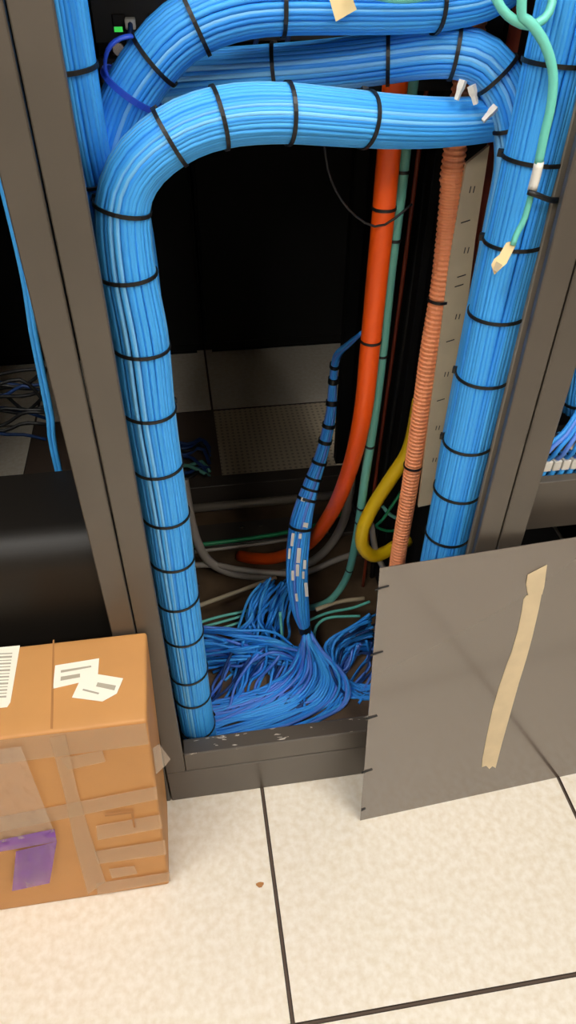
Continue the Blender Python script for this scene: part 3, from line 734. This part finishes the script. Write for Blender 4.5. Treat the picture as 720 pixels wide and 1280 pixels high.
# positions of the small black clips along the edge
slot_v = []
for py in (737, 818, 897, 964, 1011):
    P_ = atp(458 if py < 900 else 453, py, A, nrm); slot_v.append((P_-A).dot(uy))
slot_v = sorted(slot_v)
outline = [(0, 0), (PW, 0), (PW, PH), (0, PH)]
pts = [pl_pt(u, v, TH) for u, v in outline]
me = bpy.data.meshes.new('sheet')
import bmesh
bm = bmesh.new()
f0 = [bm.verts.new(pl_pt(u, v, TH)) for u, v in outline]; f1 = [bm.verts.new(pl_pt(u, v, 0.0)) for u, v in outline]
fa = bm.faces.new(f0); fb = bm.faces.new(list(reversed(f1)))
n_ = len(f0)
for i in range(n_): bm.faces.new((f0[i], f1[i], f1[(i+1) % n_], f0[(i+1) % n_]))
bmesh.ops.triangulate(bm, faces=[fa, fb]); bmesh.ops.recalc_face_normals(bm, faces=bm.faces)
bm.to_mesh(me); bm.free(); me.materials.append(MATS['panel_paint'])
o = bpy.data.objects.new('sheet', me); COL.objects.link(o); o.parent = panel; o.matrix_parent_inverse = Matrix.Translation(-A)
for v in slot_v:
    Lc = 0.016 if v > 0.1 else 0.009; a0 = -0.005 if v > 0.1 else 0.0
    MB().prism([pl_pt(a0, v-0.0030, TH), pl_pt(Lc, v+0.0016, TH), pl_pt(Lc, v+0.0028, TH), pl_pt(a0, v+0.0005, TH)], nrm*0.002).build('edge_clip', 'black_plastic', panel)
PN = pl_pt(0, 0, TH+0.0002)
def tape_poly(px): return [atp(590+x/4.27, 680+y/4.27, PN, nrm) for x, y in px]
tp = tag(empty('masking_tape', tape_poly([(90, 1190)])[0]), 'cream strip of masking tape stuck slanting on the leaning metal panel', 'tape')
low_l = [(52, 1190), (55, 1150), (80, 1020), (110, 880), (145, 760), (190, 630), (210, 580), (245, 460), (265, 360), (275, 295), (290, 275)]
low_r = [(372, 262), (355, 350), (320, 500), (290, 610), (250, 740), (205, 900), (160, 1060), (125, 1195)]
mb = MB(); ll = len(low_l)
mb.prism(tape_poly(low_l+low_r+[(108, 1185), (92, 1200), (75, 1183)]), nrm*0.0006); mb.build('strip', 'masking_tape', tp)
PN = pl_pt(0, 0, TH+0.0009)
MB().prism(tape_poly([(298, 272), (288, 215), (297, 163), (400, 110), (385, 225), (374, 268)]), nrm*0.0006).build('folded_end', 'masking_tape', tp)

# ---------------------------------------------------------------- cardboard box
ZT = 0.532; YF, YK = -0.160, -0.004
xb0, xt0 = -0.1915, -0.167; WB = 0.56
box = tag(empty('cardboard_box', (xb0-WB/2, (YF+YK)/2, 0)), 'brown cardboard box wrapped in clear tape standing against the cabinet', 'box')
def bx_pt(u, y, z): return Vector((xb0-WB+u*WB+(xt0-xb0)*z/ZT, y, z))
bm = bmesh.new()
NX, NY, NZ = 10, 4, 10
bmesh.ops.create_cube(bm, size=1.0)
bmesh.ops.subdivide_edges(bm, edges=bm.edges, cuts=9, use_grid_fill=True)
for v in bm.verts:
    u, yy, z = v.co.x+0.5, v.co.y+0.5, v.co.z+0.5
    bul = 16*u*(1-u)*z*(1-z)
    p = bx_pt(u, YF+(YK-YF)*yy, ZT*z)
    if yy < 0.001: p.y -= 0.0025*bul
    v.co = p
ed = [e_ for e_ in bm.edges if len(e_.link_faces) == 2 and e_.link_faces[0].normal.angle(e_.link_faces[1].normal) > 0.8]
bm.normal_update()
ed = [e_ for e_ in bm.edges if e_.calc_face_angle(0) > 0.8]
bmesh.ops.bevel(bm, geom=ed, offset=0.005, segments=3, affect='EDGES', profile=0.5)
bmesh.ops.translate(bm, verts=bm.verts, vec=-box.location)
me = bpy.data.meshes.new('carton'); bm.to_mesh(me); bm.free(); me.materials.append(MATS['cardboard'])
for p in me.polygons: p.use_smooth = True
o = bpy.data.objects.new('carton', me); COL.objects.link(o); o.parent = box
fY = YF-0.0035
def front_poly(px, y=fY): return [at(x, yy, y) for x, yy in px]
def top_poly(px, z=ZT+0.0006): return [atz(x, yy, z) for x, yy in px]
fwd_ = Vector((0, -0.0004, 0)); up_ = Vector((0, 0, 0.0004))
# flap seam on the top: centre gap line
MB().prism(top_poly([(66, 800), (68, 800), (66, 911), (63, 911)]), up_).build('flap_seam', 'carton_seam', box)
# clear tape bands on the front and over the top edge
for poly in ([(0, 1021), (196, 983), (197, 999), (0, 1040)], [(120, 1032), (200, 1018), (203, 1035), (122, 1050)], [(118, 1064), (206, 1050), (208, 1068), (122, 1080)],
             [(0, 925), (182, 904), (186, 930), (0, 955)], [(75, 948), (128, 938), (132, 952), (86, 962)], [(136, 1086), (168, 1082), (172, 1092), (140, 1098)], [(120, 1104), (212, 1090), (213, 1101), (122, 1118)]):
    MB().prism(front_poly(poly), fwd_).build('clear_tape', 'clear_tape', box)
MB().prism(front_poly([(62, 922), (82, 918), (96, 985), (112, 1040), (132, 1102), (110, 1118), (92, 1050), (80, 990)], fY-0.0006), fwd_).build('clear_tape', 'clear_tape', box)
# printed corner mark
mb = MB(); mb.prism(front_poly([(131, 1018), (166, 1014), (166.5, 1016.5), (131.5, 1020.5)], fY-0.0012), fwd_); mb.prism(front_poly([(163.5, 1015), (166.5, 1014.5), (169, 1034), (167, 1034)], fY-0.0012), fwd_)
mb.build('printed_mark', 'carton_seam', box)
# tape flap sticking out at the corner
fl = [at(191, 936, YF+0.02), at(199, 930, YF+0.03), at(213, 949, YF+0.03), at(207, 957, YF+0.03), at(195, 968, YF+0.02)]
MB().prism(fl, Vector((0, 0.0006, 0))).build('tape_flap', 'clear_poly', box)
# labels on top
def lab(name, label, poly, z, lines):
    t = tag(empty(name, atz(*poly[0], z)), label, 'label')
    pa = MB().prism(top_poly(poly, z), up_).build('paper', 'label_paper', t)
    for l in lines: sub(MB().prism(top_poly(l, z+0.0006), up_*0.5).build('print', 'label_ink'), pa)
lab('paper_label', 'white paper label on the box top, its corner under another label', [(69, 832), (124, 823), (122, 848), (66, 861)], ZT+0.0006,
    [[(76, 838), (114, 832), (114, 834), (76, 841)], [(76, 846), (100, 842), (100, 846.5), (75.5, 851)]])
lab('paper_label', 'torn white paper label lying over the other label on the box top', [(104, 842), (123, 843), (154, 848), (146, 867), (128, 877), (90, 872)], ZT+0.0014,
    [[(122, 853), (145, 857), (143, 863), (120, 858)], [(104, 861), (124, 866), (123, 868), (103, 863)]])
bars = []
yy = 816.0
for k in range(14):
    h_ = (1.2, 2.2, 1.0, 1.8)[k % 4]
    xr2 = 15.5-(yy-816)*0.14
    bars.append([(-20, yy+1.6), (xr2, yy), (xr2-0.2, yy+h_), (-20, yy+h_+1.6)]); yy += h_+2.6
lab('shipping_label', 'large white shipping label with grey bars on the box top', [(-30, 812), (25, 807), (13, 878), (9, 884), (-30, 888)], ZT+0.0006, bars)

# poly bag with purple band stuck on the front
bag = tag(empty('plastic_pouch', at(30, 1050, fY)), 'crinkled clear plastic pouch with purple band stuck on the box front', 'pouch')
def sheet(corners, nu, nv, amp, y0, m, name, seed):
    r_ = random.Random(seed); vs = []; fs = []
    (a, b2_, c, d) = corners      # TL TR BR BL pixels
    for j in range(nv+1):
        for i in range(nu+1):
            s, t = i/nu, j/nv
            x = (a[0]*(1-s)+b2_[0]*s)*(1-t)+(d[0]*(1-s)+c[0]*s)*t; y = (a[1]*(1-s)+b2_[1]*s)*(1-t)+(d[1]*(1-s)+c[1]*s)*t
            vs.append(at(x, y, y0-amp*(0.2+r_.random())))
    for j in range(nv):
        for i in range(nu): k = j*(nu+1)+i; fs.append((k, k+nu+1, k+nu+2, k+1))
    return mesh_obj(name, vs, fs, m, bag, True)
sheet([(-40, 942), (26, 933), (68, 1040), (-40, 1062)], 16, 16, 0.006, fY-0.003, 'clear_poly', 'pouch_sheet', 1)
sheet([(-40, 1058), (68, 1036), (71, 1052), (-40, 1072)], 14, 4, 0.006, fY-0.004, 'purple_poly', 'purple_band', 2)
sheet([(20, 1064), (71, 1052), (62, 1104), (15, 1114)], 8, 8, 0.006, fY-0.004, 'purple_poly', 'purple_flap', 3)

# small rust-brown stain on the floor tile, built as a thin patch
q = atz(325, 1106, 0.0003)
fl = [Vector((q.x+0.007*math.cos(a)*(1+0.3*math.sin(3*a)), q.y+0.005*math.sin(a), 0.0003)) for a in [k*math.pi/5 for k in range(10)]]
tag(MB().prism(fl, Vector((0, 0, 0.0006))).build('floor_stain', 'carton_seam'), 'tiny brown stain on the cream floor tile', 'stain')
